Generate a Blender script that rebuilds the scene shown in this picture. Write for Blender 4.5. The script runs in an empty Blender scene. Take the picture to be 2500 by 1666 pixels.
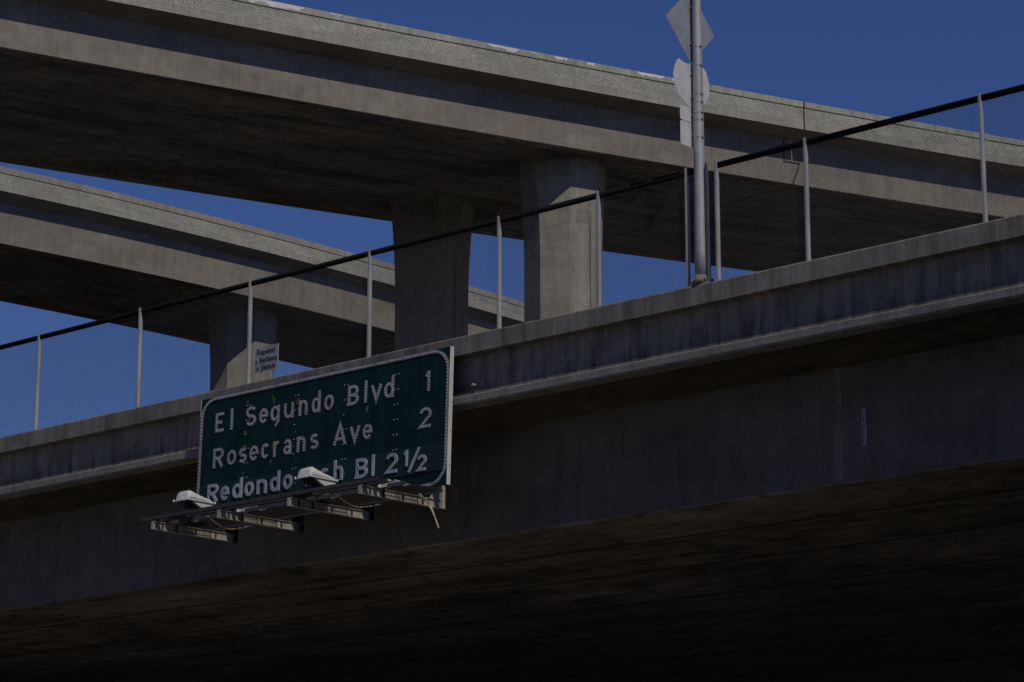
import bpy, math, random
from mathutils import Vector, Matrix
random.seed(7)
sc = bpy.context.scene
R = math.radians

# ------------------------------------------------------------------ camera
CZ = 1.6                                    # eye height above the ground
PITCH = math.atan(1587/6500)
cam = bpy.data.cameras.new('camera'); co = bpy.data.objects.new('camera', cam)
sc.collection.objects.link(co); sc.camera = co
cam.sensor_width = 36.0; cam.lens = 36.0*6500/2500
cam.clip_start = 0.5; cam.clip_end = 6000
co.location = (0, 0, CZ); co.rotation_euler = (math.pi/2+PITCH, 0, 0)
sc.render.resolution_x = 1024; sc.render.resolution_y = 682

# ------------------------------------------------------------------ sky, sun, exposure
SUN_EL = R(47.7); SUN_AZ = R(152.0)
sunv = Vector((math.sin(SUN_AZ)*math.cos(SUN_EL), math.cos(SUN_AZ)*math.cos(SUN_EL), math.sin(SUN_EL)))
w = bpy.data.worlds.new("World"); sc.world = w; w.use_nodes = True
nt = w.node_tree; bg = nt.nodes['Background']
sky = nt.nodes.new('ShaderNodeTexSky'); sky.sky_type = 'NISHITA'; sky.sun_disc = False
sky.sun_elevation = SUN_EL; sky.sun_rotation = SUN_AZ
sky.altitude = 0; sky.air_density = 1.0; sky.dust_density = 0.0; sky.ozone_density = 6.0
hs = nt.nodes.new('ShaderNodeHueSaturation'); hs.inputs['Saturation'].default_value = 1.12
tn = nt.nodes.new('ShaderNodeMixRGB'); tn.blend_type = 'MULTIPLY'; tn.inputs[0].default_value = 1; tn.inputs[2].default_value = (1.13, .98, 1.36, 1)
nt.links.new(sky.outputs[0], hs.inputs['Color']); nt.links.new(hs.outputs[0], tn.inputs[1]); nt.links.new(tn.outputs[0], bg.inputs['Color'])
bg.inputs['Strength'].default_value = 0.081
sl = bpy.data.lights.new('sun', 'SUN'); so = bpy.data.objects.new('sun', sl); sc.collection.objects.link(so)
sl.energy = 4.9; sl.angle = R(0.5); sl.color = (1.0, 0.93, 0.82)
so.rotation_euler = sunv.to_track_quat('Z', 'Y').to_euler(); so.location = (40, -40, 60)
sc.view_settings.view_transform = 'Standard'; sc.view_settings.look = 'None'
sc.view_settings.exposure = -1.25; sc.view_settings.gamma = 1

# ------------------------------------------------------------------ helpers
COL = sc.collection
AZ = 0.837689                                # the road bridge runs 48 degrees left of the view
BD = 32.655                                  # distance from the eye to the plane of the guide sign
SV = Vector((math.sin(AZ), -math.cos(AZ), 0)); MV = Vector((math.cos(AZ), math.sin(AZ), 0))
BROT = math.atan2(SV.y, SV.x)
def bp(s, m, z): return SV*s + MV*(m+BD) + Vector((0, 0, z+CZ))

def tag(o, label=None, cat=None, group=None, kind=None):
    if label: o['label'] = label
    if cat: o['category'] = cat
    if group: o['group'] = group
    if kind: o['kind'] = kind
    return o
def thing(name, label, cat, loc, rz=0.0, group=None):
    o = bpy.data.objects.new(name, None); COL.objects.link(o); o.empty_display_size = 0.3
    o.location = loc; o.rotation_euler = (0, 0, rz)
    return tag(o, label, cat, group)
def bthing(name, label, cat, s, m, z, group=None):
    """a thing in the road bridge's own frame: local x along it, y inward, z up"""
    o = thing(name, label, cat, bp(s, m, z), BROT, group); o['_o'] = 0
    del o['_o']
    return o, Vector((s, m, z))

class MB:
    def __init__(self): self.v = []; self.f = []; self.mi = []; self.uv = []; self.cur = 0; self.sm = []
    def face(self, ids, uv=None, smooth=False):
        self.f.append(ids); self.mi.append(self.cur); self.uv.append(uv); self.sm.append(smooth)
    def add(self, pts):
        n = len(self.v); self.v += [tuple(p) for p in pts]; return list(range(n, n+len(pts)))
    def box(self, a, b):
        (x0, y0, z0), (x1, y1, z1) = a, b
        i = self.add([(x0,y0,z0),(x1,y0,z0),(x1,y1,z0),(x0,y1,z0),(x0,y0,z1),(x1,y0,z1),(x1,y1,z1),(x0,y1,z1)])
        for q in ((0,3,2,1),(4,5,6,7),(0,1,5,4),(1,2,6,5),(2,3,7,6),(3,0,4,7)): self.face([i[k] for k in q])
    def prism(self, poly, fn, d0, d1, smooth=False):
        """poly: 2D outline, fn(a,b,d)->3D"""
        n = len(poly)
        A = self.add([fn(a, b, d0) for a, b in poly]); B = self.add([fn(a, b, d1) for a, b in poly])
        self.face(A[::-1]); self.face(B)
        for k in range(n):
            l = (k+1) % n; self.face([A[k], A[l], B[l], B[k]], None, smooth)
    def tube(self, path, r, n=8, cap=True, smooth=True):
        P = [Vector(p) for p in path]; rr = r if isinstance(r, (list, tuple)) else [r]*len(P)
        rings = []; up = None
        for k, p in enumerate(P):
            d = (P[min(k+1, len(P)-1)]-P[max(k-1, 0)]).normalized()
            if up is None: up = Vector((0, 0, 1)) if abs(d.z) < 0.9 else Vector((1, 0, 0))
            x = d.cross(up).normalized(); y = x.cross(d).normalized(); up = y if abs(d.dot(y)) < .9 else up
            rings.append(self.add([p+(x*math.cos(2*math.pi*j/n)+y*math.sin(2*math.pi*j/n))*rr[k] for j in range(n)]))
        for a, b in zip(rings, rings[1:]):
            for j in range(n): l = (j+1) % n; self.face([a[j], a[l], b[l], b[j]], None, smooth)
        if cap: self.face(rings[0][::-1]); self.face(rings[-1])
    def build(self, name, mats, parent=None, off=(0, 0, 0), fixn=True):
        me = bpy.data.meshes.new(name); o3 = Vector(off)
        me.from_pydata([Vector(v)-o3 for v in self.v], [], self.f)
        if not isinstance(mats, (list, tuple)): mats = [mats]
        for m in mats: me.materials.append(m)
        me.polygons.foreach_set('material_index', self.mi)
        me.polygons.foreach_set('use_smooth', self.sm)
        if any(u is not None for u in self.uv):
            L = me.uv_layers.new(name='UVMap'); k = 0
            for p, u in zip(me.polygons, self.uv):
                for j in range(p.loop_total):
                    if u is not None: L.data[p.loop_start+j].uv = u[j]
        if fixn:
            import bmesh
            b = bmesh.new(); b.from_mesh(me); bmesh.ops.recalc_face_normals(b, faces=b.faces); b.to_mesh(me); b.free()
        me.update()
        o = bpy.data.objects.new(name, me); COL.objects.link(o)
        if parent: o.parent = parent
        return o

def sweep(mb, prof, stations, pos, mats=None, closed=True):
    """prof: [(o,dz)], stations: [(t, arclength)], pos(t,o,dz)->Vector ; mats: index per profile edge"""
    n = len(prof); cum = [0.0]
    for k in range(n):
        a, b = prof[k], prof[(k+1) % n]; cum.append(cum[-1]+math.hypot(b[0]-a[0], b[1]-a[1]))
    rings = [mb.add([pos(t, o, z) for o, z in prof]) for t, _ in stations]
    for (a, b, (t0, u0), (t1, u1)) in zip(rings, rings[1:], stations, stations[1:]):
        for k in range(n if closed else n-1):
            l = (k+1) % n; mb.cur = mats[k] if mats else 0
            mb.face([a[k], a[l], b[l], b[k]], [(u0, cum[k]), (u0, cum[k+1]), (u1, cum[k+1]), (u1, cum[k])])
    mb.cur = 0
    if closed:
        mb.face(rings[0][::-1], [(o, z) for o, z in prof][::-1]); mb.face(rings[-1], [(o, z) for o, z in prof])

# ------------------------------------------------------------------ materials
class NG:
    def __init__(self, name):
        self.m = bpy.data.materials.new(name); self.m.use_nodes = True
        self.t = self.m.node_tree; self.b = self.t.nodes['Principled BSDF']
    def n(self, ty, **kw):
        x = self.t.nodes.new('ShaderNode'+ty)
        for k, v in kw.items():
            if hasattr(x, k): setattr(x, k, v)
            else: x.inputs[k.replace('_', ' ')].default_value = v
        return x
    def l(self, a, b): self.t.links.new(a, b)
    def coord(self, scale, src='UV', loc=(0, 0, 0)):
        tc = self.n('TexCoord'); mp = self.n('Mapping'); mp.inputs['Scale'].default_value = scale
        mp.inputs['Location'].default_value = loc
        self.l(tc.outputs[src], mp.inputs[0]); return mp.outputs[0]
    def noise(self, vec, scale=1.0, detail=5, rough=.6, dist=0.0):
        x = self.n('TexNoise'); x.inputs['Scale'].default_value = scale; x.inputs['Detail'].default_value = detail
        x.inputs['Roughness'].default_value = rough; x.inputs['Distortion'].default_value = dist
        self.l(vec, x.inputs['Vector']); return x.outputs['Fac']
    def ramp(self, fac, stops):
        x = self.n('ValToRGB'); e = x.color_ramp.elements
        while len(e) < len(stops): e.new(.5)
        for k, (p, c) in enumerate(stops):
            e[k].position = p; e[k].color = (c, c, c, 1) if isinstance(c, (int, float)) else (*c, 1)
        self.l(fac, x.inputs[0]); return x.outputs[0]
    def mul(self, a, b, f=1.0, mode='MULTIPLY'):
        x = self.n('MixRGB', blend_type=mode); x.inputs[0].default_value = f if not hasattr(f, 'links') else 1
        if hasattr(f, 'links'): self.l(f, x.inputs[0])
        for s, k in ((a, 1), (b, 2)):
            if hasattr(s, 'links'): self.l(s, x.inputs[k])
            else: x.inputs[k].default_value = (*s, 1)
        return x.outputs[0]
    def math(self, op, a, b=0.0, c=0.0):
        x = self.n('Math', operation=op)
        for k, s in enumerate((a, b, c)):
            if hasattr(s, 'links'): self.l(s, x.inputs[k])
            else: x.inputs[k].default_value = s
        return x.outputs[0]
    def bump(self, h, strength=.3, dist=.02):
        x = self.n('Bump'); x.inputs['Strength'].default_value = strength; x.inputs['Distance'].default_value = dist
        self.l(h, x.inputs['Height']); self.l(x.outputs[0], self.b.inputs['Normal']); return x

def concrete(name, col, streak=.35, blotch=.3, bump=.25, src='UV', along=False, pits=.4, stain=0.0, tint=None, seams=None, creep=False, leach=None):
    """cast concrete: mottling, vertical run-off streaks, pour blotches, pits"""
    g = NG(name); b = g.b
    big = g.noise(g.coord((.35, .35, .35) if src != 'UV' else (.25, .5, 1), src), 1, 6, .62)
    base = g.mul(col, g.ramp(big, [(.25, 1-blotch), (.75, 1+blotch*.35)]))
    med = g.noise(g.coord((2.2, 2.2, 2.2), src), 1, 6, .68, .4)
    base = g.mul(base, g.ramp(med, [(.3, 1-blotch*.55), (.7, 1.06)]))
    if streak:
        st = g.noise(g.coord((3.2, .22, 1) if not along else (.10, .75, 1), src), 1, 5 if not along else 4, .7 if not along else .55)
        base = g.mul(base, g.ramp(st, [(.34, 1-streak), (.56, 1.0), (.75, 1.05)]))
        st2 = g.noise(g.coord((11, .5, 1) if not along else (.6, 6.5, 1), src, (3, 7, 0)), 1, 3, .6)
        base = g.mul(base, g.ramp(st2, [(.3, 1-streak*(.5 if not along else .18)), (.6, 1.0)]))
    if tint:
        tn = g.noise(g.coord((.5, .9, .5), src, (11, 5, 0)), 1, 4, .6)
        x = g.mul(base, g.mul(base, tint), g.ramp(tn, [(.42, 0.0), (.68, 1.0)]), 'MIX'); base = x
    if stain:
        sn = g.noise(g.coord((1.1, 1.6, 1), src, (5, 2, 0)), 1, 6, .75, .6)
        base = g.mul(base, g.ramp(sn, [(.36, 1-stain), (.5, 1.0)]))
    if seams:                                   # formwork panel seams, every `seams` metres
        tc = g.n('TexCoord'); sp = g.n('SeparateXYZ'); g.l(tc.outputs[src], sp.inputs[0])
        fr = g.math('FRACT', g.math('DIVIDE', sp.outputs[1 if along else 0], seams))
        ln = g.math('LESS_THAN', g.math('ABSOLUTE', g.math('SUBTRACT', fr, .5)), .012/seams)
        base = g.mul(base, (.72, .71, .70), ln)
    if creep or leach:
        tc = g.n('TexCoord'); sp = g.n('SeparateXYZ'); g.l(tc.outputs['UV'], sp.inputs[0])
    if creep:                                   # mould climbing from the ledge in tongues
        cn = g.noise(g.coord((3.4, .5, 1), loc=(8, 3, 0)), 1, 7, .75, .2)
        lim = g.math('SUBTRACT', cn, g.math('MULTIPLY', sp.outputs[1], .42))
        base = g.mul(base, (.42, .41, .41), g.ramp(lim, [(.36, 0.0), (.56, 1.0)]))
    if leach:                                   # one lime run down the face
        ln_ = g.noise(g.coord((9, 1.2, 1)), 1, 3, .6)
        dd = g.math('ABSOLUTE', g.math('SUBTRACT', sp.outputs[0], leach[0]))
        mk = g.math('LESS_THAN', dd, g.math('MULTIPLY', ln_, leach[1]*2))
        base = g.mul(base, (1.75, 1.7, 1.5), g.math('MULTIPLY', mk, .55))
    fine = g.noise(g.coord((30, 30, 30), src), 1, 3, .7)
    vor = g.n('TexVoronoi'); g.l(g.coord((6, 6, 6), src), vor.inputs['Vector'])
    pit = g.ramp(vor.outputs['Distance'], [(.035, 1-pits), (.09, 1.0)])
    base = g.mul(base, pit, .8)
    g.l(base, b.inputs['Base Color']); b.inputs['Roughness'].default_value = .88
    b.inputs['Specular IOR Level'].default_value = .25
    h = g.math('ADD', g.math('MULTIPLY', fine, .35), g.math('ADD', med, g.math('MULTIPLY', pit, .4)))
    g.bump(h, bump, .03)
    return g.m

def formliner(name, col):
    """textured barrier face: broken zig-zag ribs in blocks"""
    g = NG(name); b = g.b
    tc = g.n('TexCoord'); sp = g.n('SeparateXYZ'); g.l(tc.outputs['UV'], sp.inputs[0]); u, v = sp.outputs[0], sp.outputs[1]
    wob = g.math('MULTIPLY', g.noise(g.coord((.9, .9, 1)), 1, 2, .5), .5)
    tri = g.math('PINGPONG', g.math('MULTIPLY', g.math('ADD', u, g.math('MULTIPLY', wob, .5)), 4.4), .5)
    ph = g.math('ADD', g.math('MULTIPLY', v, 9.0), g.math('ADD', g.math('MULTIPLY', tri, 1.7), g.math('MULTIPLY', wob, 2.0)))
    a = g.math('LESS_THAN', g.math('FRACT', ph), .24)
    ph2 = g.math('ADD', g.math('MULTIPLY', u, 6.6), g.math('ADD', g.math('MULTIPLY', v, 4.0), wob))
    a2 = g.math('LESS_THAN', g.math('FRACT', ph2), .26)
    blk = g.ramp(g.noise(g.coord((.55, .8, 1), loc=(4, 1, 0)), 1, 1, .4), [(.54, 0.0), (.56, 1.0)])
    brk = g.ramp(g.noise(g.coord((4.5, 6, 1), loc=(1, 9, 0)), 1, 2, .5), [(.42, 0.0), (.47, 1.0)])
    pat = g.math('MULTIPLY', g.mul(a, a2, blk, 'MIX'), brk)
    big = g.noise(g.coord((.3, .8, 1)), 1, 6, .62)
    base = g.mul(col, g.ramp(big, [(.28, .62), (.72, 1.12)]))
    med = g.noise(g.coord((3, 3, 1)), 1, 5, .7)
    base = g.mul(base, g.ramp(med, [(.3, .86), (.7, 1.04)]))
    pat = g.math('MULTIPLY', pat, g.ramp(g.noise(g.coord((.8, 1.5, 1), loc=(2, 2, 0)), 1, 3, .6), [(.35, .35), (.6, 1.0)]))
    base = g.mul(base, (.44, .43, .40), pat)    # rib shadow lines painted into the colour, with slight dirt
    g.l(base, b.inputs['Base Color']); b.inputs['Roughness'].default_value = .9
    g.bump(g.math('SUBTRACT', g.math('MULTIPLY', med, .25), pat), 1.0, .035)
    return g.m

def metal(name, col, rough=.5, metallic=.6, var=.25, rust=0.0, sc_=4.0):
    g = NG(name); b = g.b
    nz = g.noise(g.coord((sc_, sc_, sc_*.5), 'Object'), 1, 5, .65)
    base = g.mul(col, g.ramp(nz, [(.3, 1-var), (.7, 1.05)]))
    if rust:
        rn = g.noise(g.coord((9, 9, 2.5), 'Object', (2, 3, 1)), 1, 4, .7)
        base = g.mul(base, (.28, .16, .09), g.ramp(rn, [(.60, 0.0), (.70, rust)]), 'MIX')
    g.l(base, b.inputs['Base Color']); b.inputs['Metallic'].default_value = metallic
    g.l(g.ramp(nz, [(.3, rough-.08), (.7, rough+.12)]), b.inputs['Roughness'])
    return g.m
def paint(name, col, rough=.6, var=.2, streak=.2, spec=.4):
    g = NG(name); b = g.b
    nz = g.noise(g.coord((1.3, 1.3, 1.3), 'Object'), 1, 5, .65)
    st = g.noise(g.coord((7, 7, .5), 'Object', (1, 1, 4)), 1, 4, .6)
    base = g.mul(g.mul(col, g.ramp(nz, [(.3, 1-var), (.7, 1.08)])), g.ramp(st, [(.35, 1-streak), (.6, 1.0)]))
    g.l(base, b.inputs['Base Color']); b.inputs['Roughness'].default_value = rough
    b.inputs['Specular IOR Level'].default_value = spec
    return g.m

M = {}
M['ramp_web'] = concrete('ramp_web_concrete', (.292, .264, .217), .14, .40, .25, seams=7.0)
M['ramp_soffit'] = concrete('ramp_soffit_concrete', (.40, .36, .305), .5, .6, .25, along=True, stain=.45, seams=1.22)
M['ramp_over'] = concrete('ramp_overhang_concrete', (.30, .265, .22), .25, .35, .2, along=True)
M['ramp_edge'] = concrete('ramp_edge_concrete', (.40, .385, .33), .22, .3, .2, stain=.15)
M['ramp_band'] = concrete('ramp_band_concrete', (.44, .43, .365), .30, .3, .2, tint=(.86, 1.0, .93))
M['ramp_band_far'] = concrete('far_ramp_band_concrete', (.36, .33, .275), .25, .25, .2)
M['formliner'] = formliner('textured_barrier_concrete', (.42, .41, .35))
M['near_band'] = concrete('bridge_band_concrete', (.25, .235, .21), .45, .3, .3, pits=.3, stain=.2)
M['near_recess'] = concrete('bridge_recess_concrete', (.35, .305, .24), .5, .3, .3, stain=.25, creep=True)
M['near_ledge'] = concrete('bridge_ledge_concrete', (.26, .25, .23), .3, .3, .35, stain=.25)
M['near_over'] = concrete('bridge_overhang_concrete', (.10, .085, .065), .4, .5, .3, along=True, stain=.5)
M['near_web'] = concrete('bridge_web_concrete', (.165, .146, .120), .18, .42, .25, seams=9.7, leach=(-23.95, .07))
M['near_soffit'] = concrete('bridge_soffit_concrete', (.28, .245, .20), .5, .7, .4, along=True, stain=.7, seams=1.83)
M['column'] = concrete('column_concrete', (.375, .35, .29), .2, .36, .3)
M['seal'] = paint('joint_seal', (.025, .025, .025), .8)
M['patch'] = concrete('patched_concrete', (.27, .25, .22), 0, .3, .2, src='Object')
M['chalk'] = concrete('whitewash_patch', (.78, .74, .70), 0, .25, .1, src='Object')
M['galv'] = metal('galvanised_steel', (.40, .405, .41), .55, .25, .25, .2)
M['galv_dull'] = metal('dull_galvanised_steel', (.40, .415, .44), .55, .45, .25)
M['post'] = metal('weathered_post_steel', (.40, .405, .41), .6, .15, .3, .4, 2.5)
M['black'] = paint('black_vinyl', (.008, .008, .008), .85, .3, 0, .15)
M['wire'] = paint('dark_vinyl_wire', (.035, .037, .042), .5, .2, 0)
M['alu'] = metal('sign_back_aluminium', (.58, .58, .565), .6, .2, .15)
M['alu_dull'] = metal('weathered_aluminium', (.30, .32, .36), .6, .2, .25)
M['rail'] = paint('brown_grey_channel', (.055, .048, .046), .7)
M['shade_steel'] = metal('blue_steel_and_shade', (.10, .11, .14), .6, .4, .2)  # dark edge angles, and one post with its shade in the colour
M['dark_steel'] = paint('dark_steel_and_shade', (.035, .03, .028), .65)  # dark steel parts, and the shade colour of arm ribs and gussets
M['cream'] = paint('cream_painted_steel', (.40, .37, .32), .6, .3, .3)
M['lum'] = paint('cast_housing_grey', (.60, .595, .575), .5, .12, .12)
M['lens'] = paint('dusty_lens', (.05, .05, .05), .3)
M['green'] = paint('green_sign_sheet', (.0012, .026, .0235), .6, .3, .35, .22)
M['green2'] = paint('newer_green_sheet', (.009, .038, .032), .65, .25, .15, .22)
M['peel'] = paint('peeled_olive_sheet', (.13, .16, .03), .7, .5, .3)
M['legend'] = paint('white_legend', (.27, .265, .285), .6, .3, .3)
M['legend2'] = paint('newer_white_legend', (.40, .41, .48), .55, .3, .15)
M['button'] = paint('reflector_button', (.62, .60, .58), .35, .15, 0, .5)
M['placard'] = paint('weathered_white_board', (.37, .375, .41), .7, .25, .3)
M['ink'] = paint('black_ink', (.02, .015, .025), .7)
M['tagplate'] = paint('pale_number_plate', (.29, .315, .36), .7, .15, .1)
M['cable'] = paint('yellowed_cable', (.50, .42, .27), .6, .35, .2)
M['asphalt'] = concrete('concrete_pavement', (.27, .245, .20), 0, .3, .2, src='Object')
M['deck_asphalt'] = concrete('worn_deck_surface', (.075, .071, .064), 0, .3, .2)
M['dirt'] = concrete('dry_ground', (.030, .028, .022), 0, .5, .4, src='Object')
M['lane'] = paint('lane_paint', (.6, .6, .58), .7)
M['grout'] = concrete('pole_base_grout', (.26, .23, .18), 0, .5, .6, src='Object')

# ------------------------------------------------------------------ ground and freeway
mb = MB(); i = mb.add([(-3000, -3000, 0), (3000, -3000, 0), (3000, 3000, 0), (-3000, 3000, 0)]); mb.face(i)
tag(mb.build('ground', M['dirt']), kind='structure')
mb = MB(); i = mb.add([(-54, -300, .004), (-22, -300, .004), (-22, 400, .004), (-54, 400, .004)]); mb.face(i)
ro = mb.build('freeway_road', M['asphalt']); ro.rotation_euler = (0, 0, R(-42)); tag(ro, kind='structure')
mb = MB()
for k in range(-40, 55):
    for x in (-50.3, -46.6, -42.9, -39.2, -35.5, -31.8, -28.1, -24.4):
        i = mb.add([(x-.06, k*7, .008), (x+.06, k*7, .008), (x+.06, k*7+2.4, .008), (x-.06, k*7+2.4, .008)]); mb.face(i)
lm = mb.build('lane_markings', M['lane']); lm.rotation_euler = (0, 0, R(-42)); tag(lm, kind='structure')

# ------------------------------------------------------------------ flyover ramps
def mkpos(v, cmin, cmax):
    x0, y0, z0, az, k, g, cc = v
    def base(t):
        tc = min(max(t, cmin), cmax); a = az+k*tc
        X = x0+(-math.cos(a)+math.cos(az))/k; Y = y0+(math.sin(a)-math.sin(az))/k
        Z = z0+g*tc+.5*cc*tc*tc; r = t-tc
        X += math.sin(a)*r; Y += math.cos(a)*r; Z += (g+cc*tc)*r
        return X, Y, Z, a
    def pos(t, o, dz):
        X, Y, Z, a = base(t)
        return Vector((X+math.cos(a)*o, Y-math.sin(a)*o, Z+dz+CZ))
    return base, pos
RA = mkpos((-0.41122594, 96.14491402, 33.9021839, 1.02648992, -0.0006747, 0.01553144, 0.00090028), -45, 60)
RB = mkpos((-23.31030319, 122.92873671, 37.18526747, 0.65027542, 0.00415603, 0.07168063, -0.0030838), -25, 60)
DA = dict(o=.926, j=.224, w=1.86, W=16.1, e=.0716, gr=.2615, bt=.054)
DB = dict(o=.66, j=.349, w=2.05, W=8.84, e=-.0358, gr=.318, bt=.042)

def column(root, off, x, y, ztop, rot, across, mats):
    """eight-sided column flaring at the top, recessed front panel"""
    mb = MB(); a = across/2; c = a*math.tan(math.pi/8)
    H = 4.2; zs = [-.3]+[ztop-H-1+k*.5 for k in range(15)]
    zs = [z for z in zs if z < ztop+.05]+[ztop+.25]
    rings = []
    rc, rs = math.cos(rot), math.sin(rot)
    for z in zs:
        f = max(0, (z-(ztop-H))/H); fl = .13*f*f
        A = a+fl
        # local (p,q): p along the ramp, q toward the viewer ; flare acts on q only, a little on p
        ap = a+fl*2.0; cc = c
        rec = .09 if z < ztop-2.2 else .0
        ql = A
        pts = [(-cc, ql), (-cc+.22, ql), (-cc+.25, ql-rec), (cc-.25, ql-rec), (cc-.22, ql), (cc, ql), (ap, c), (ap, -c), (cc, -ql), (-cc, -ql), (-ap, -c), (-ap, c)]
        rings.append((z, mb.add([Vector((x+p*rc+q*rs, y+p*rs-q*rc, z)) for p, q in pts])))
    n = 12
    per = [0]
    for k in range(n): per.append(per[-1]+.9)
    for (z0, A_), (z1, B_) in zip(rings, rings[1:]):
        for k in range(n):
            l = (k+1) % n
            mb.face([A_[k], A_[l], B_[l], B_[k]], [(per[k], z0), (per[k+1], z0), (per[k+1], z1), (per[k], z1)])
    mb.face(rings[0][1][::-1]); mb.face(rings[-1][1])
    return mb.build('column', mats, root, off)

def ramp(name, label, RP, D, trange, cols, band, gap=None, hatches=(), joint=None, chips=()):
    base, pos = RP; o, j, w_, W, e, gr, bt = (D[k] for k in ('o', 'j', 'w', 'W', 'e', 'gr', 'bt'))
    HP = 1.2; x, y, rot0, zt = cols[0]
    root = thing(name, label, 'flyover', (x, y, 0)); off = (x, y, 0)
    segs = [trange] if gap is None else [(trange[0], gap-.035), (gap+.035, trange[1])]
    wx, wz = -o-bt, -j-w_; fx, fz = wx-W, wz+e*W
    fe = fx-o-bt; fez = fz+w_+j; zf = fez       # far slab edge bottom
    def st(a, b, step=1.5):
        n = max(2, int((b-a)/step)); return [(a+(b-a)*k/n, a+(b-a)*k/n) for k in range(n+1)]
    bar = MB(); slab = MB(); gir = MB(); fb = MB()
    for a, b in segs:
        S_ = st(a, b)
        # near barrier: outer face (smooth strip, textured field, groove, proud top band), cap, inner slope
        sweep(bar, [(0, .30), (0, .36), (-.012, .37), (-.012, HP-gr-.03), (-.05, HP-gr-.02), (-.05, HP-gr), (.012, HP-gr+.012), (.012, HP-.02), (-.01, HP), (-.2, HP), (-.24, HP-.03), (-.42, .30)],
              S_, pos, [0, 0, 1, 0, 0, 0, 2, 2, 2, 2, 0, 0])
        sweep(slab, [(0, 0), (0, .298), (-.4, .298), (fe+.4, zf+.298), (fe, zf+.298), (fe, zf), (fx, fez-j), (wx+.05, -j), (-o, -j), (-.09, -.012), (-.06, .0), (-.03, 0)],
              S_, pos, [0, 2, 2, 2, 0, 1, 1, 1, 1, 1, 1, 0])
        sweep(fb, [(fe, zf+.3), (fe, zf+HP), (fe+.2, zf+HP), (fe+.24, zf+HP-.03), (fe+.42, zf+.3)], S_, pos, [0, 0, 0, 0, 0])
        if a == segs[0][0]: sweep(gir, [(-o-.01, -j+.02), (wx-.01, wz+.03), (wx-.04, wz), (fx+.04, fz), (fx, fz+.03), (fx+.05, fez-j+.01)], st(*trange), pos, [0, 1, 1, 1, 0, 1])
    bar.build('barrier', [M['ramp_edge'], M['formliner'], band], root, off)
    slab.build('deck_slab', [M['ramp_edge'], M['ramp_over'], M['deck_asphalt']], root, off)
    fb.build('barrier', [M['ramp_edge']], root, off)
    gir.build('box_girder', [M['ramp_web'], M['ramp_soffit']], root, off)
    for (x, y, rot, zt) in cols: column(root, off, x, y, zt, rot, 2.90 if D is DA else 3.3, M['column'])
    for (t, oo) in hatches:
        mb = MB(); n = .45
        zz = lambda q: wz+(wx-q)*e
        P = [pos(t-n, oo-n, zz(oo-n)-.004), pos(t+n, oo-n, zz(oo-n)-.004), pos(t+n, oo+n, zz(oo+n)-.004), pos(t-n, oo+n, zz(oo+n)-.004)]
        A = mb.add(P); B = mb.add([p-Vector((0, 0, .025)) for p in P])
        mb.face(A); mb.face(B[::-1])
        for k in range(4): mb.face([A[k], A[(k+1) % 4], B[(k+1) % 4], B[k]])
        mb.build('access_hatch', M['patch'], root, off)
    if joint:                                    # stepped hinge joint: compressed seal standing in the gap
        mb = MB(); t0, t1, t2 = joint; h = .03
        def strip(pa, pb, dx, nrm):
            pa, pb = Vector(pa), Vector(pb); d = dx*h; n_ = nrm*.012
            P = [pa-d, pa+d, pb+d, pb-d]; A = mb.add([p+n_ for p in P]); B = mb.add([p-n_*2 for p in P]); mb.face(A); mb.face(B[::-1])
            for k in range(4): mb.face([A[k], A[(k+1) % 4], B[(k+1) % 4], B[k]])
        X, Y, Z, a = base(t0); al = Vector((math.sin(a), math.cos(a), 0)); nr = Vector((math.cos(a), -math.sin(a), 0)); up = Vector((0, 0, 1))
        f = lambda zz: -o-.01+(wx+o)*(-j-zz)/w_
        zm = -j-.92
        strip(pos(t0, f(-j), -j), pos(t0, f(zm), zm), al, nr)
        strip(pos(t0-.03, f(zm), zm), pos(t1+.03, f(zm), zm), up, nr)
        strip(pos(t1, f(zm), zm), pos(t2, f(wz), wz+.02), al, nr)
        strip(pos(t2, wx-.04, wz), pos(t2-.2, fx, fz), al, -up)
        mb.build('expansion_joint', M['seal'], root, off)
    for (t, ln, hh, sd) in chips:                # whitewashed patches on the top band
        rr = random.Random(sd); mb = MB(); n = 9
        top = [(t+ln*k/n, HP-.025) for k in range(n+1)]; bot = [(t+ln*k/n, HP-hh*(.45+.55*rr.random())*(1 if 0 < k < n else .25)) for k in range(n+1)]
        A = mb.add([pos(a_, .016, b_) for a_, b_ in top]); B = mb.add([pos(a_, .016, b_) for a_, b_ in bot])
        C = mb.add([pos(a_, .005, b_) for a_, b_ in top]); E_ = mb.add([pos(a_, .005, b_) for a_, b_ in bot])
        for k in range(n):
            mb.face([A[k], B[k], B[k+1], A[k+1]]); mb.face([B[k], E_[k], E_[k+1], B[k+1]]); mb.face([C[k], A[k], A[k+1], C[k+1]])
        mb.build('whitewash_patch', M['chalk'], root, off)
    return root

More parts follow.
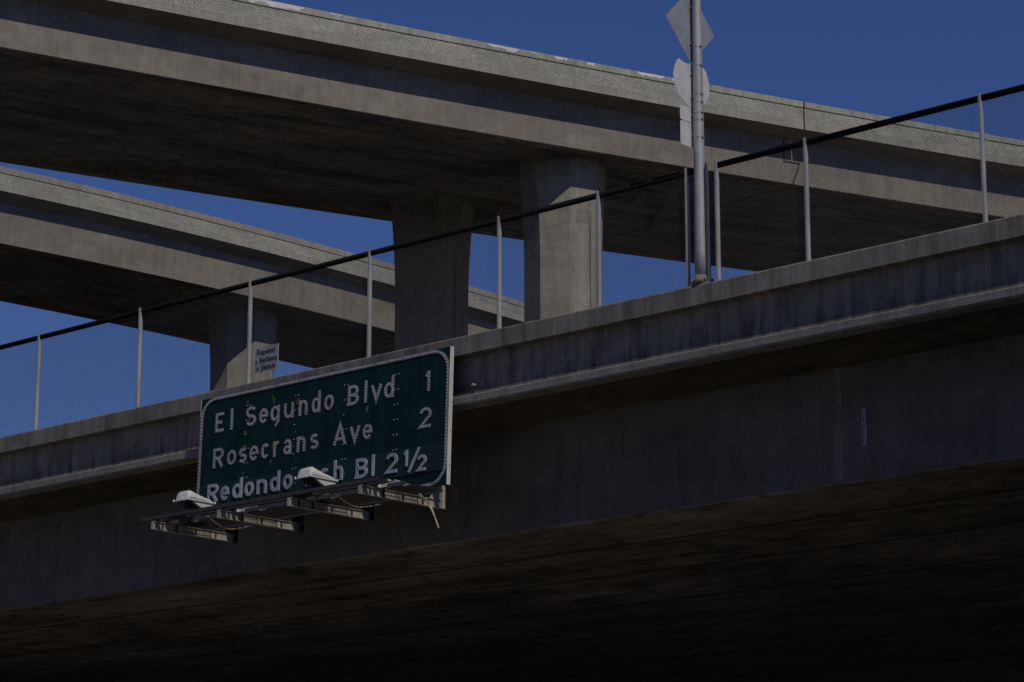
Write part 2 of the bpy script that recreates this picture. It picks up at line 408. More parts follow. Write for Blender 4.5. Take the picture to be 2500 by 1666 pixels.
hA = math.pi/2-RA[0](5)[3]; hB = math.pi/2-RB[0](20)[3]
chips = [(-12.6, 1.7, .20, 1), (-10.8, 2.4, .26, 2), (-7.4, .6, .10, 3), (-.65, 1.45, .20, 4), (2.4, .6, .14, 5), (3.9, .35, .16, 6), (6.2, 1.4, .20, 7), (7.9, .45, .18, 8), (1.3, .3, .08, 9)]
ramp('flyover_ramp', 'high concrete flyover ramp with patterned barrier, crossing from upper left on two flared columns', RA, DA, (-75, 120),
     [(2.03, 101.84, hA, 32.2+CZ-.15), (-3.415, 109.53, hA, 32.75+CZ-.15)], M['ramp_band'], gap=14.5,
     hatches=[(1.25, -2.74), (1.0, -9.24), (.75, -15.87), (-13.5, -6.53), (19.5, -9.1), (19.25, -15.73)], joint=(14.15, 14.95, 14.6), chips=chips)
ramp('flyover_ramp', 'lower, farther flyover ramp seen at left below the big one, with a single column', RB, DB, (-70, 130),
     [(-14.56, 139.85, hB, 35.4+CZ-.15)], M['ramp_band_far'])

# ------------------------------------------------------------------ near road bridge
T0, T1 = -140.0, 60.0
S_ = [(T0+(T1-T0)*k/100, T0+(T1-T0)*k/100) for k in range(101)]
br, bo = bthing('road_bridge', 'wide concrete road bridge crossing the foreground, carrying a fenced barrier and the green sign', 'bridge', -29.4, 0, -CZ)
bpos = lambda t, o, dz: Vector((t, o, dz))
mb = MB()   # parapet barrier: proud top band, recessed wall
sweep(mb, [(.50, 10.0), (.50, 10.765), (.30, 10.775), (.30, 11.085), (.325, 11.112), (.58, 11.112), (.60, 11.09), (.68, 10.0)], S_, bpos, [1, 0, 0, 0, 0, 0, 1, 1])
mb.build('barrier', [M['near_band'], M['near_recess']], br, bo)
mb = MB()
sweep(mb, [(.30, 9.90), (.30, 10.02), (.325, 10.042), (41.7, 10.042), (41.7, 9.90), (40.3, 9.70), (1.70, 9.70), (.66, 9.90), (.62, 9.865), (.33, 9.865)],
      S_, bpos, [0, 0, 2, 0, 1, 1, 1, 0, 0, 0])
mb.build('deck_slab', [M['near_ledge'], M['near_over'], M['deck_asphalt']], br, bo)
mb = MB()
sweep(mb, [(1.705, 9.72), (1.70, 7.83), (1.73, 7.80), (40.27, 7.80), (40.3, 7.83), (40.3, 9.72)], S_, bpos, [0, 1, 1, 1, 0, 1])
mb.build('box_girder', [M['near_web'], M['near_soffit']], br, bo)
mb = MB()
sweep(mb, [(41.3, 10.0), (41.4, 11.1), (41.7, 11.1), (41.7, 10.0)], S_, bpos, [0, 0, 0, 0])
mb.build('barrier', [M['near_band']], br, bo)
# narrow soffit ribs: timber-form lips running along the underside
for m in (3.9, 6.6, 9.8, 13.4, 17.6, 22.4, 28):
    mb = MB(); mb.box((T0, m, 7.785), (T1, m+.05, 7.802)); mb.build('form_seam', M['near_over'], br, bo)

# chain link fence on the barrier
FM = .45
def fence(name, label, posts, rail, s0, s1, s_mesh=None):
    root, off = bthing(name, label, 'fence', (s0+s1)/2, FM, 11.112)
    for s in posts:
        mb = MB(); z0, z1 = 11.113, 13.17; zc = z1-.30
        # channel post: narrow front flange, web cut back on a slant at the top
        fn = lambda a, b, d: (s+d, a, b)
        mb.prism([(FM-.042, z0), (FM+.036, z0), (FM+.036, zc), (FM-.028, z1), (FM-.042, z1)], fn, -.004, .004)
        mb.box((s-.032, FM-.046, z0), (s+.004, FM-.040, z1))
        mb.box((s-.045, FM-.06, z0), (s+.05, FM+.07, z0+.012))
        mb.build('post', M['shade_steel'] if abs(s+25.5) < .06 else M['post'], root, off)  # post behind the pole: its shade is put into a darker steel
    mb = MB(); mb.tube([(rail[0], FM+.03, 13.105), (rail[1], FM+.03, 13.105)], .052, 12)
    mb.build('top_rail', M['black'], root, off)
    ends = sorted(set([s0]+list(posts)+[s1])); P = .0602; rw = .0021
    for a, b in zip(ends, ends[1:]):
        if b-a < .15: continue
        mb = MB(); zb, zt = 11.16, 13.06; a_, b_ = a+.012, b-.012
        for sgn, dm in ((1, .0), (-1, .0035)):
            H = zt-zb; k0 = int((a_-H)/P)-1; k1 = int((b_+H)/P)+1
            for k in range(k0, k1):
                x = k*P
                # line s = x + sgn*(z-zb) (sgn=1) ; x - (z-zb)
                if sgn == 1: za, zz = max(0, a_-x), min(H, b_-x)
                else: za, zz = max(0, x-b_), min(H, x-a_)
                if zz-za < .02: continue
                p0 = (x+sgn*za, FM+.02+dm, zb+za); p1 = (x+sgn*zz, FM+.02+dm, zb+zz)
                mb.tube([p0, p1], rw, 4, False, False)
        mb.build('wire_mesh', M['wire'], root, off, fixn=False)
    return root
fence('chain_link_fence', 'long chain link fence with black top rail on the barrier left of the sign pole', [-49.3, -46.1, -42.9, -39.70, -36.49, -33.28, -30.09, -27.82, -25.92], (-56, -25.74), -49.3, -25.92)
fence('chain_link_fence', 'chain link fence with black top rail on the barrier right of the sign pole', [-25.50, -25.30, -23.52, -20.28, -17.0, -13.8], (-25.36, -8), -25.92+.02, -13.8)

# placard on the fence
def text_mesh(mb, s, x, z, size, fn, depth=.003, offset=0.0, sx=1.0, spacing=1.0, width=None):
    cu = bpy.data.curves.new('t', 'FONT'); cu.body = s; cu.size = size; cu.offset = offset; cu.resolution_u = 3
    cu.space_character = spacing
    o = bpy.data.objects.new('t', cu); COL.objects.link(o)
    dg = bpy.context.evaluated_depsgraph_get(); me = bpy.data.meshes.new_from_object(o.evaluated_get(dg))
    v = [q.co.copy() for q in me.vertices]; x0 = min(q.x for q in v)
    if width: sx = width/(max(q.x for q in v)-x0)
    ids = mb.add([fn(x+(q.x-x0)*sx, z+q.y, depth) for q in v])
    for p in me.polygons: mb.face([ids[k] for k in p.vertices])
    bpy.data.objects.remove(o); bpy.data.curves.remove(cu); bpy.data.meshes.remove(me)
pr, off = bthing('protest_placard', 'small white hand-lettered placard reading Repent! & Believe in Jesus, tied to the fence', 'placard', -36.0, FM-.03, 11.31)
mb = MB(); poly = [(-36.325, 11.312), (-35.69, 11.300), (-35.683, 11.795), (-36.318, 11.782)]
mb.prism(poly, lambda a, b, d: (a, d, b), FM-.014, FM-.006)
mb.build('board', M['placard'], pr, off)
fn = lambda a, b, d: (a, FM-.014-d, b); mb = MB()
text_mesh(mb, 'Repent!', -36.270, 11.645, .150, fn, offset=.003, width=.50)
mb.build('word', M['ink'], pr, off, fixn=False); mb = MB(); text_mesh(mb, '&', -36.315, 11.475, .115, fn, offset=.001, width=.062)
mb.build('word', M['ink'], pr, off, fixn=False); mb = MB(); text_mesh(mb, 'Believe', -36.195, 11.485, .150, fn, offset=.003, width=.475)
mb.build('word', M['ink'], pr, off, fixn=False); mb = MB(); text_mesh(mb, 'in', -36.290, 11.345, .125, fn, offset=.001, width=.085)
mb.build('word', M['ink'], pr, off, fixn=False); mb = MB(); text_mesh(mb, 'Jesus', -36.160, 11.345, .150, fn, offset=.003, width=.40)
mb.build('word', M['ink'], pr, off, fixn=False)
for a, b in ((-36.30, 11.76), (-35.70, 11.77), (-36.30, 11.325), (-35.705, 11.32)):
    mb = MB(); mb.tube([(a, FM-.02, b), (a+.01, FM+.02, b+.01)], .006, 6); mb.build('cable_tie', M['ink'], pr, off)
# bridge number plate
nr_, off = bthing('number_plate', 'tall narrow pale plate reading 13971 on the dark girder face', 'number plate', -23.43, 1.69, 8.37)
mb = MB(); mb.box((-23.485, 1.688, 8.37), (-23.395, 1.699, 8.965)); mb.build('plate', M['tagplate'], nr_, off)
for k, ch in enumerate('13971'):
    mb = MB(); text_mesh(mb, ch, -23.470, 8.865-k*.117, .115, lambda a, b, d: (a, 1.688-d, b), offset=.002, sx=.75)
    mb.build('digit', M['ink'], nr_, off, fixn=False)
# drain stub
dr, off = bthing('drain_pipe', 'short pale drain pipe stub poking out of the barrier wall right of the green sign', 'pipe', -30.64, .5, 10.22)
mb = MB(); mb.tube([(-30.69, .52, 10.235), (-30.66, .36, 10.225)], .022, 10); mb.build('stub', M['galv_dull'], dr, off)

# ------------------------------------------------------------------ sign pole with its signs
PS, PM = -25.65, .42
pl, off = bthing('sign_pole', 'tall tapering galvanised steel pole standing on the barrier in the fence gap', 'pole', PS, PM, 11.112)
mb = MB(); Hp = 9.0
zs = [11.2+Hp*k/18 for k in range(19)]
mb.tube([(PS, PM, z) for z in zs], [.104-.0066*(z-11.2) for z in zs], 28); mb.build('shaft', M['galv'], pl, off)
mb = MB(); mb.box((PS-.17, PM-.095, 11.114), (PS+.17, PM+.15, 11.15))
mb.tube([(PS, PM, 11.15), (PS, PM, 11.20), (PS, PM, 11.28)], [.15, .135, .108], 20)
for a in (-1, 1):
    for b_ in (-.07, .12): mb.tube([(PS+a*.14, PM+b_, 11.15), (PS+a*.14, PM+b_, 11.225)], .022, 6)
mb.build('base_flange', M['grout'], pl, off)
for z in (15.20, 14.87, 14.37, 14.23, 14.05, 13.93, 13.62):
    mb = MB(); r = .104-.0066*(z-11.2)+.004
    mb.tube([(PS, PM, z), (PS, PM, z+.014)], r, 28)
    mb.box((PS+r-.012, PM-.035, z-.006), (PS+r+.022, PM-.01, z+.022)); mb.build('clamp_band', M['galv'], pl, off)
SX = PS-.115                                  # plane of the sign backs
def shield(w, h):
    P = []
    pts = [(0, -.5), (.18, -.42), (.36, -.28), (.47, -.08), (.5, .12), (.46, .30), (.40, .44), (.34, .5), (.20, .455), (.08, .46), (0, .5)]
    for a, b in pts: P.append((a*w, b*h))
    for a, b in pts[-2:0:-1]: P.append((-a*w, b*h))
    return P
def rrect(w, h, r, n=5):
    P = []
    for cx, cy, a0 in ((w/2-r, h/2-r, 0), (-w/2+r, h/2-r, 90), (-w/2+r, -h/2+r, 180), (w/2-r, -h/2+r, 270)):
        for k in range(n+1): a = R(a0+90*k/n); P.append((cx+r*math.cos(a), cy+r*math.sin(a)))
    return P
def polesign(name, label, cat, poly, cm, cz, th=.004, mt='alu'):
    root, off = bthing(name, label, cat, SX, cm, cz)
    mb = MB(); mb.prism([(cm+a, cz+b) for a, b in poly], lambda a, b, d: (d, a, b), SX-th, SX); mb.build('panel', M[mt], root, off)
    h = max(b for a, b in poly)-min(b for a, b in poly)
    for q in ((-.25, .25) if h > .5 else (0,)):
        mb = MB(); mb.box((SX+.001, PM-.06, cz+q*h-.018), (SX+.026, PM+.06, cz+q*h+.018))
        mb.build('bracket', M['galv_dull'], root, off)
c45 = [(a*.7071-b*.7071, a*.7071+b*.7071) for a, b in rrect(.93, .93, .05)]
polesign('warning_sign', 'diamond-shaped sign at the top of the pole, its bare metal back showing', 'sign', c45, .39, 15.60, mt='alu_dull')
polesign('route_shield_sign', 'shield-shaped route sign on the pole below the diamond, pale back showing', 'sign', shield(.97, .80), .40, 14.55)
polesign('small_plate_sign', 'small plain rectangular plate directly under the shield on the pole', 'sign', rrect(.55, .25, .03), .355, 14.03)
polesign('small_plate_sign', 'lowest rectangular plate on the sign pole, taller than the one above it', 'sign', rrect(.55, .42, .05), .355, 13.685)

# ------------------------------------------------------------------ green guide sign
U0, Z0, SW, SH = -37.374, 8.452, 6.47, 2.43
LEAN = .012
def sp(u, v, d): return (U0+u+LEAN*(v-1.2)*1.2, -d+LEAN*v*1.5, Z0+v)      # d = distance out from the face
gs, off = bthing('guide_sign', 'large green freeway guide sign listing three streets, hung on the bridge face', 'road sign', U0+SW/2, 0, Z0)
mb = MB(); mb.prism([(0, 0), (SW, 0), (SW, SH), (0, SH)], sp, -.02, 0); mb.build('panel', M['green'], gs, off)
mb = MB(); mb.prism([(SW+.002, -.005), (SW+.010, -.005), (SW+.010, SH+.005), (SW+.002, SH+.005)], sp, -.084, .006)
for v in (.35, .95, 1.45, 1.95):
    p = sp(SW+.010, v, -.05); mb.tube([p, (p[0]+.012, p[1], p[2])], .012, 6)
mb.build('edge_channel', M['lum'], gs, off)
mb = MB(); mb.prism([(-.010, -.005), (-.002, -.005), (-.002, SH+.005), (-.010, SH+.005)], sp, -.084, .006)
mb.build('edge_channel', M['lum'], gs, off)
mb = MB(); mb.prism([(.075, .27), (6.375, .27), (6.375, .755), (.075, .755)], sp, .002, .012); mb.build('overlay_panel', M['green2'], gs, off)
for u in (.9, 2.2, 3.5, 4.8, 5.9):
    mb = MB(); mb.prism([(u-.04, .03), (u+.04, .03), (u+.04, SH+.0), (u-.04, SH+.0)], sp, -.14, -.022)
    mb.build('rear_stiffener', M['galv_dull'], gs, off)

def arc(cx, cy, rx, ry, a0, a1, n=14):
    return [(cx+rx*math.cos(R(a0+(a1-a0)*k/n)), cy+ry*math.sin(R(a0+(a1-a0)*k/n))) for k in range(n+1)]
XO = ('o', arc(.5, .3875, .5, .3025, 90, 450, 24))
ARCH = [(0, .42)]+arc(.5, .43, .5, .26, 180, 0)+[(1, 0)]
GL = {
 'E': [[(1, .915), (0, .915), (0, .085), (1, .085)], [(0, .5), (.75, .5)]],
 'l': [[(.5, 0), (.5, 1.08)]],
 'S': [arc(.5, .71, .5, .205, 25, 270)+arc(.5, .295, .5, .21, 90, -155)[1:]],
 's': [arc(.5, .545, .46, .15, 28, 270, 12)+arc(.5, .24, .5, .155, 90, -152, 12)[1:]],
 'e': [[(0, .39), (1, .39)]+arc(.5, .39, .5, .3, 0, 318, 20)[1:]],
 'c': [arc(.5, .3875, .52, .3025, 42, 318, 20)],
 'o': [arc(.5, .3875, .5, .3025, 90, 450, 24)],
 'n': [[(0, 0), (0, .775)], ARCH], 'h': [[(0, 0), (0, 1.08)], ARCH],
 'u': [[(1, 0), (1, .775)], [(0, .775)]+arc(.5, .345, .5, .26, 180, 360)],
 'r': [[(0, 0), (0, .775)], [(0, .40)]+arc(.7, .42, .7, .27, 180, 70)],
 'd': [arc(.5, .3875, .5, .3025, 90, 450, 24), [(1, 0), (1, 1.08)]],
 'g': [arc(.5, .3875, .5, .3025, 90, 450, 24), [(1, .775), (1, -.05), (.62, -.26)]],
 'a': [arc(.5, .45, .5, .24, 155, 0, 12)+[(1, 0)], arc(.5, .235, .5, .15, 0, 360, 18)],
 'v': [[(0, .775), (.5, .05), (1, .775)]],
 'A': [[(0, 0), (.5, .96), (1, 0)], [(.17, .29), (.83, .29)]],
 'R': [[(0, 0), (0, .915), (.55, .915)]+arc(.55, .70, .45, .215, 90, -90, 10)[1:]+[(0, .485)], [(.48, .485), (1, 0)]],
 'B': [[(0, .085), (0, .915), (.5, .915)]+arc(.5, .71, .44, .205, 90, -90, 10)[1:]+[(0, .505)], [(.5, .505)]+arc(.5, .295, .5, .21, 90, -90, 10)[1:]+[(-.2, .085)]],
 '1': [[(1, 0), (1, 1.0)], [(1, .95), (0, .72)]],
 '2': [arc(.5, .665, .5, .25, 165, -28, 14)+[(0, .085), (1.08, .085)]],
 '/': [[(0, 0), (1, 1)]],
}
def ribbon(mb, pts, hw, d0, d1, closed=False):
    n = len(pts); L = []; Rr = []
    if closed: pts = pts[:-1]; n -= 1
    for k in range(n):
        p = Vector(pts[k])
        a = Vector(pts[k-1]) if (k > 0 or closed) else None; b = Vector(pts[(k+1) % n]) if (k < n-1 or closed) else None
        da = (p-a).normalized() if a is not None else (b-p).normalized()
        db = (b-p).normalized() if b is not None else da
        na = Vector((-da.y, da.x)); nb = Vector((-db.y, db.x)); m = (na+nb)
        m = m.normalized() if m.length > 1e-6 else na
        sc_ = hw/max(.38, m.dot(na)); L.append(p+m*sc_); Rr.append(p-m*sc_)
    LF = mb.add([sp(p.x, p.y, d1) for p in L]); RF = mb.add([sp(p.x, p.y, d1) for p in Rr])
    LB = mb.add([sp(p.x, p.y, d0) for p in L]); RB_ = mb.add([sp(p.x, p.y, d0) for p in Rr])
    rng = range(n) if closed else range(n-1)
    for k in rng:
        l = (k+1) % n
        mb.face([RF[k], RF[l], LF[l], LF[k]]); mb.face([LF[k], LF[l], LB[l], LB[k]]); mb.face([RB_[k], RB_[l], RF[l], RF[k]])
    if not closed:
        mb.face([LF[0], LB[0], RB_[0], RF[0]]); mb.face([RF[-1], RB_[-1], LB[-1], LF[-1]])
def buttons(mb, pts, pitch, r, d, closed=False):
    L = [0]
    for a, b in zip(pts, pts[1:]): L.append(L[-1]+math.hypot(b[0]-a[0], b[1]-a[1]))
    n = max(1, round((L[-1]-(0 if closed else pitch*.7))/pitch)); st = 0 if closed else pitch*.35
    mb.cur = 1
    for k in range(n if closed else n+1):
        q = st+(L[-1]-2*st)*k/n; j = 0
        while j < len(L)-2 and L[j+1] < q: j += 1
        f = (q-L[j])/max(1e-9, L[j+1]-L[j]); x = pts[j][0]+(pts[j+1][0]-pts[j][0])*f; y = pts[j][1]+(pts[j+1][1]-pts[j][1])*f
        if random.random() < .04: continue
        mb.prism([(x+r*math.cos(R(60*m)), y+r*math.sin(R(60*m))) for m in range(6)], sp, d-.002, d+.006)
    mb.cur = 0
def word(chars, ext, zb, cap, hw, d0, d1, but, mat):
    for ch, (a, b) in zip(chars, ext):
        mb = MB(); x0, x1 = a+hw, b-hw
        for k, st in enumerate(GL[ch]):
            P = [(x0+(x1-x0)*px, zb-Z0+py*cap) for px, py in st]
            cl = (abs(P[0][0]-P[-1][0])+abs(P[0][1]-P[-1][1])) < 1e-5
            ribbon(mb, P, hw, d0, d1+k*.0007, cl)
            if but: buttons(mb, P, .0505, .0125, d1+.001, cl)
        mb.build('letter', [mat, M['button']], gs, off, fixn=False)
HW = .0325; C = .375
word('El', [(.425, .688), (.84, .914)], 10.185, C, HW, .001, .010, 1, M['legend'])
word('Segundo', [(1.273, 1.551), (1.636, 1.87), (1.942, 2.186), (2.303, 2.562), (2.694, 2.925), (3.036, 3.261), (3.363, 3.606)], 10.180, C, HW, .001, .010, 1, M['legend'])
word('Blvd', [(3.968, 4.247), (4.385, 4.457), (4.545, 4.836), (4.884, 5.129)], 10.178, C, HW, .001, .010, 1, M['legend'])
word('1', [(5.885, 6.010)], 10.160, .365, HW, .001, .010, 1, M['legend'])
word('Rosecrans', [(.408, .701), (.801, 1.051), (1.125, 1.339), (1.416, 1.659), (1.735, 1.955), (2.06, 2.24), (2.332, 2.539), (2.684, 2.91), (3.033, 3.249)], 9.505, C, HW, .001, .010, 1, M['legend'])
word('Ave', [(3.63, 3.97), (4.045, 4.320), (4.378, 4.622)], 9.505, .36, HW, .001, .010, 1, M['legend'])
word('2', [(5.778, 6.065)], 9.508, C, HW, .001, .010, 1, M['legend'])
D0, D1 = .0125, .032; HW = .0305
word('Redondo', [(.324, .615), (.695, .912), (1.019, 1.277), (1.354, 1.588), (1.681, 1.942), (2.039, 2.289), (2.385, 2.621)], 8.853, .35, HW, D0, D1, 0, M['legend2'])
word('Bch', [(2.99, 3.21), (3.33, 3.58), (3.697, 3.929)], 8.845, .35, HW, D0, D1, 0, M['legend2'])
word('Bl', [(4.262, 4.556), (4.646, 4.732)], 8.815, .36, HW, D0, D1, 0, M['legend2'])
word('2', [(5.015, 5.295)], 8.807, .36, HW, D0, D1, 0, M['legend2'])
word('1', [(5.44, 5.54)], 8.884, .285, .026, D0, D1, 0, M['legend2'])
word('/', [(5.55, 5.84)], 8.766, .41, .026, D0, D1, 0, M['legend2'])
word('2', [(5.779, 5.993)], 8.756, .285, .026, D0, D1, 0, M['legend2'])
# rounded border strip with reflector buttons
def border():
    mb = MB(); i = .035; r = .36; x1, y1 = SW-i, SH-i; P = []
    for cx, cy, a0 in ((x1-r, y1-r, 0), (i+r, y1-r, 90), (i+r, i+r, 180), (x1-r, i+r, 270)):
        P += arc(cx, cy, r, r, a0, a0+90, 12)
    P.append(P[0]); P2 = [P[0]]
    for a, b in zip(P, P[1:]):
        n = max(1, int(math.hypot(b[0]-a[0], b[1]-a[1])/.5))
        P2 += [(a[0]+(b[0]-a[0])*k/n, a[1]+(b[1]-a[1])*k/n) for k in range(1, n+1)]
    Q = [P2[0]]
    for p in P2[1:]:
        if math.hypot(p[0]-Q[-1][0], p[1]-Q[-1][1]) > 1e-5: Q.append(p)
    Q[-1] = Q[0]
    ribbon(mb, Q, .030, .001, .014, True); buttons(mb, Q, .062, .0135, .015, True)
    mb.build('border', [M['legend'], M['button']], gs, off, fixn=False)
border()
mb = MB(); rr = random.Random(3)               # rivet pairs down the panel seams
for u in (1.29, 2.60, 3.88, 5.15):
    for k in range(8):
        v = 2.13-k*.272
        if u > 5.3: v += .02
        for du in (0, .085):
            if rr.random() < .12: continue
            mb = MB(); mb.tube([sp(u+du, v, -.001), sp(u+du, v, .012 if v > .76 else .016)], .0085, 6)
            mb.build('rivet', M['button'], gs, off)
for (u, v, a, b) in ((1.30, 2.19, .05, .10), (1.32, 2.05, .08, .12), (2.02, 2.13, .05, .16), (2.66, 2.02, .11, .17), (1.27, 1.62, .12, .1), (2.04, 1.26, .055, .18), (2.00, .98, .04, .12), (1.27, 1.36, .1, .07), (2.60, 1.19, .05, .05), (4.46, 1.60, .09, .14), (2.63, 1.45, .05, .06), (2.67, .95, .05, .06), (1.97, 2.20, .03, .08), (1.26, .86, .07, .06), (2.10, .14, .08, .1)):
    n = 9; P = [(u+a*.5*math.cos(R(360*k/n))*(.6+.5*rr.random()), v+b*.5*math.sin(R(360*k/n))*(.6+.5*rr.random())) for k in range(n)]
    mb = MB(); mb.prism(P, sp, .0005, .003); mb.build('peeled_patch', M['peel'], gs, off)

# ------------------------------------------------------------------ catwalk under the sign  (m = -n)
cw, off = bthing('sign_catwalk', 'steel catwalk of grating and bracket arms hanging under the green sign', 'catwalk', -33.9, -.8, 8.0)
ARM = (-36.60, -34.83, -33.03, -31.30)
for s in ARM:
    mb = MB(); zt, zb = 8.245, 8.10; m0, m1 = -1.70, .32
    mb.box((s-.004, m0, zb+.008), (s+.004, m1, zt-.008))
    mb.box((s-.045, m0, zt-.008), (s+.03, m1, zt)); mb.box((s-.045, m0, zb), (s+.03, m1, zb+.008))
    mb.box((s-.045, m0-.006, zb), (s+.03, m0, zt))
    a = mb.build('bracket_arm', M['cream'], cw, off)
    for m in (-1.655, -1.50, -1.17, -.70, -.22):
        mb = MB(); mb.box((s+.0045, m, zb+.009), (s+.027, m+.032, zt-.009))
        r_ = mb.build('rib_shadow', M['dark_steel'], cw, off); r_.parent = a  # ribs coloured dark to stand in for shadow strips on the arm
    mb = MB(); fn = lambda a_, b_, d: (s+d, a_, b_)
    mb.prism([(-.02, 8.247), (.32, 8.247), (.32, 8.50), (.16, 8.50)], fn, -.006, .006)
    mb.box((s-.07, .24, 8.10), (s+.05, .32, 8.50))
    g_ = mb.build('gusset', M['cream'] if s > -32 else M['dark_steel'], cw, off); g_.parent = a; g_.matrix_parent_inverse = Matrix.Identity(4)  # left three gussets coloured dark for the shade of the sign
    mb = MB(); mb.box((s-.05, .205, 8.50), (s+.05, .285, 10.7)); mb.build('hanger', M['dark_steel'], cw, off)
# grating: bearing bars along the sign, cross rods, edge angles
mb = MB(); g0, g1, ga, gb = -1.26, -.36, -36.62, -30.70; zt, zb = 8.290, 8.252
k = 0; m = g0+.03
while m < g1-.02:
    mb.box((ga, m-.0025, zb), (gb, m+.0025, zt)); m += .041
s = ga+.05
while s < gb: mb.box((s-.004, g0, zt-.009), (s+.004, g1, zt-.001)); s += .1016
mb.build('grating', M['dark_steel'], cw, off)
for m in (g0-.012, g1+.004):
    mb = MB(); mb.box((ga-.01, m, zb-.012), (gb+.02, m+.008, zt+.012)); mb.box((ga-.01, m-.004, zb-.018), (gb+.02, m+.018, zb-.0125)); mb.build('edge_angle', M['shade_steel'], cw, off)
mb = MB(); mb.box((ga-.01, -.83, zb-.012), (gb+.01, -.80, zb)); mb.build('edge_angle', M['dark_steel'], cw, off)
for m, sa, sb in ((-1.625, -37.02, -30.90), (-1.40, -36.95, -30.92)):
    mb = MB(); z = 8.31
    mb.box((sa, m-.035, z-.026), (sb, m-.031, z+.038)); mb.box((sa, m+.031, z-.026), (sb, m+.035, z+.038)); mb.box((sa, m-.031, z+.034), (sb, m+.031, z+.038)); mb.box((sa, m-.031, z-.026), (sb, m-.012, z-.022))
    mb.build('lamp_rail', M['rail'], cw, off)
    for s in ARM:
        mb = MB(); mb.box((s-.03, m-.02, 8.247), (s+.03, m+.02, 8.284)); mb.build('rail_clip', M['dark_steel'], cw, off)
# small sun-bleached boxes and slanted stays on the arms
for k, s in enumerate(ARM):
    mb = MB(); mb.box((s+.06, -1.28, 8.25), (s+.20, -1.17, 8.34)); mb.box((s+.05, -1.34, 8.25), (s+.06, -1.14, 8.36)); mb.build('junction_box', M['lum'], cw, off)
    mb = MB(); mb.tube([(s+.03, -1.36, 8.36), (s+.42, -1.42, 8.31)], .018, 6)
    mb.prism([(s+.22, 8.33), (s+.34, 8.36), (s+.62, 8.25), (s+.52, 8.235)], lambda a_, b_, d: (a_, d, b_), -1.20, -1.14); mb.build('stay', M['lum'], cw, off)

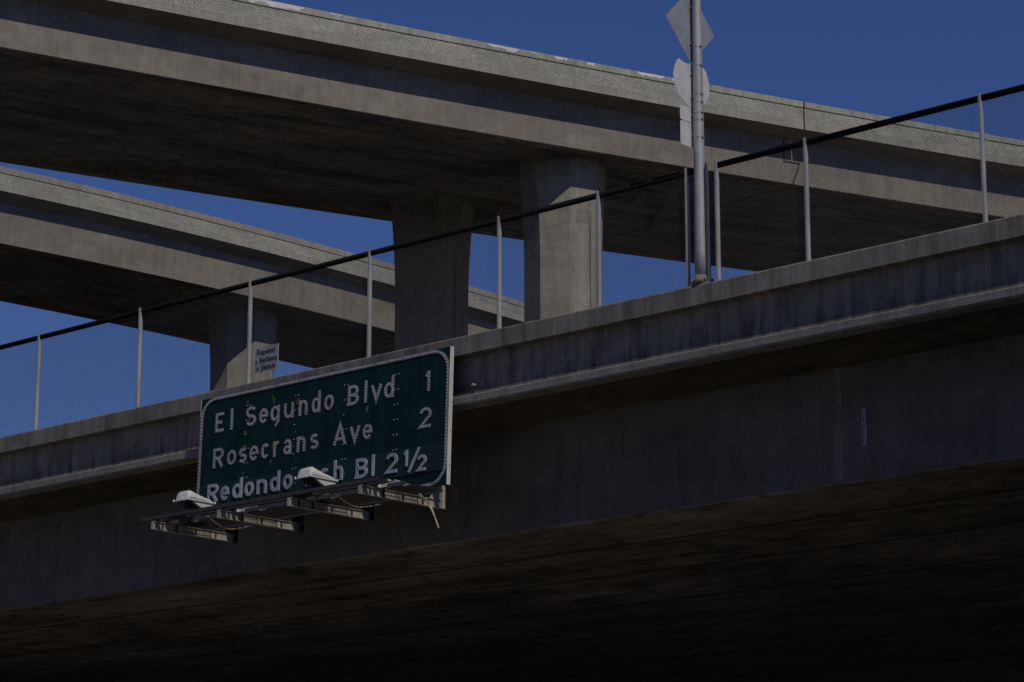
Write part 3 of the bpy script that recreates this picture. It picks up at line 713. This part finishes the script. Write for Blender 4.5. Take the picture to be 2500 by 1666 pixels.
def luminaire(label, s1, m0, m1, zr):
    root, off = bthing('sign_luminaire', label, 'luminaire', s1-.18, (m0+m1)/2, 8.34, 'floodlights in front of the green sign')
    s0 = s1-.36; sc0, sc1 = s0+.0, s1
    # cast cover: high at the outer end, sloping down toward the sign, rounded edges
    mb = MB()
    prof = [(m0+.00, 0), (m0+.022, .10), (m0+.04, .145), (m0+.075, .168), (m0+.13, .163), (m0+.26, .125), (m1-.10, .055), (m1-.015, .012), (m1, 0)]
    ins = [0, .015, .025, .035, .04, .04, .03, .010, 0]
    lo = mb.add([(s0, a, zr) for a, b in prof]); 
    rows = []
    for (a, b), n_ in zip(prof, ins):
        rows.append(mb.add([(s0, a, zr), (s0+.012, a, zr+b*.45), (s0+n_*.55+.01, a, zr+b*.88), (s0+.045+n_*.5, a, zr+b), (s1-.045-n_*.5, a, zr+b), (s1-n_*.55-.01, a, zr+b*.88), (s1-.012, a, zr+b*.45), (s1, a, zr)]))
    for A, B in zip(rows, rows[1:]):
        for k in range(7): mb.face([A[k], A[k+1], B[k+1], B[k]], None, True)
        mb.face([A[0], B[0], B[7], A[7]])
    mb.build('housing', M['lum'], root, off)
    mb = MB(); e = .012                       # rim with latches
    for a, b in (((s0-e, m0-e, zr-.018), (s1+e, m0+.012, zr)), ((s0-e, m1-.012, zr-.018), (s1+e, m1+e, zr)), ((s0-e, m0+.012, zr-.018), (s0+.012, m1-.012, zr)), ((s1-.012, m0+.012, zr-.018), (s1+e, m1-.012, zr))): mb.box(a, b)
    for p in ((s0-.01, m0-.02), (s0+.26, m0-.02), (s1+.01, m1+.0)): mb.tube([(p[0], p[1], zr-.03), (p[0], p[1], zr+.018)], .014, 8)
    mb.build('rim', M['lum'], root, off)
    # door wedge below, deeper toward the sign
    mb = MB(); fn = lambda a_, b_, d: (d, a_, b_)
    mb.prism([(m0+.10, zr-.019), (m1-.02, zr-.019), (m1-.03, zr-.085), (m1-.14, zr-.150), (m1-.24, zr-.150)], fn, s0+.02, s1-.012)
    mb.build('door', M['lum'], root, off)
    mb = MB(); mb.prism([(m0+.03, zr-.019), (m0+.095, zr-.019), (m1-.25, zr-.155), (m1-.30, zr-.155)], fn, s0+.03, s1-.02)
    mb.build('lens', M['lens'], root, off)
    mb = MB(); mb.box((s0+.04, m0+.10, 8.345), (s1-.06, m1-.26, 8.40)); mb.box((s0+.10, m0+.16, 8.40), (s1-.14, m1-.32, zr-.10))
    mb.box((s0-.04, m0-.06, 8.342), (s1-.10, m0+.22, 8.365)); mb.build('mount', M['dark_steel'], root, off)
luminaire('grey cast floodlight at the left end of the catwalk, left of the green sign', -35.88, -1.51, -.87, 8.60)
luminaire('grey cast floodlight in the middle of the catwalk, hiding part of the sign bottom line', -32.65, -1.56, -.93, 8.60)
# cables
def cable(label, pts, r, forks=()):
    root, off = bthing('hanging_cable', label, 'cable', *pts[0], 'cables hanging from the catwalk')
    def smooth(P):
        Q = []; P = [Vector(p) for p in P]; P = [P[0]]+P+[P[-1]]
        for k in range(1, len(P)-2):
            for j in range(6):
                t = j/6; a, b, c, d = P[k-1:k+3]
                Q.append(.5*((2*b)+(c-a)*t+(2*a-5*b+4*c-d)*t*t+(-a+3*b-3*c+d)*t*t*t))
        Q.append(P[-1]); return Q
    mb = MB(); mb.tube(smooth(pts), r, 8)
    for f in forks: mb.tube(smooth(f), r*.8, 8)
    mb.build('strand', M['cable'], root, off)
cable('thin yellowed cable sagging under the left part of the catwalk', [(-35.58, -1.30, 8.27), (-35.68, -1.0, 8.19), (-35.80, -.62, 8.15), (-35.72, -.40, 8.18), (-35.45, -.33, 8.21)], .011)
cable('thin yellowed cable sagging under the middle of the catwalk', [(-32.20, -1.42, 8.27), (-32.36, -1.05, 8.19), (-32.50, -.62, 8.16), (-32.40, -.42, 8.18), (-32.12, -.33, 8.21)], .011)
cable('frayed yellow cable dangling free from the right end of the catwalk', [(-31.16, -.42, 8.25), (-31.05, -.38, 8.16), (-30.86, -.45, 8.00), (-30.72, -.50, 7.80), (-30.60, -.52, 7.58)], .014, [[(-31.14, -.46, 8.22), (-30.98, -.44, 8.09), (-30.80, -.5, 7.93), (-30.66, -.56, 7.78)]])
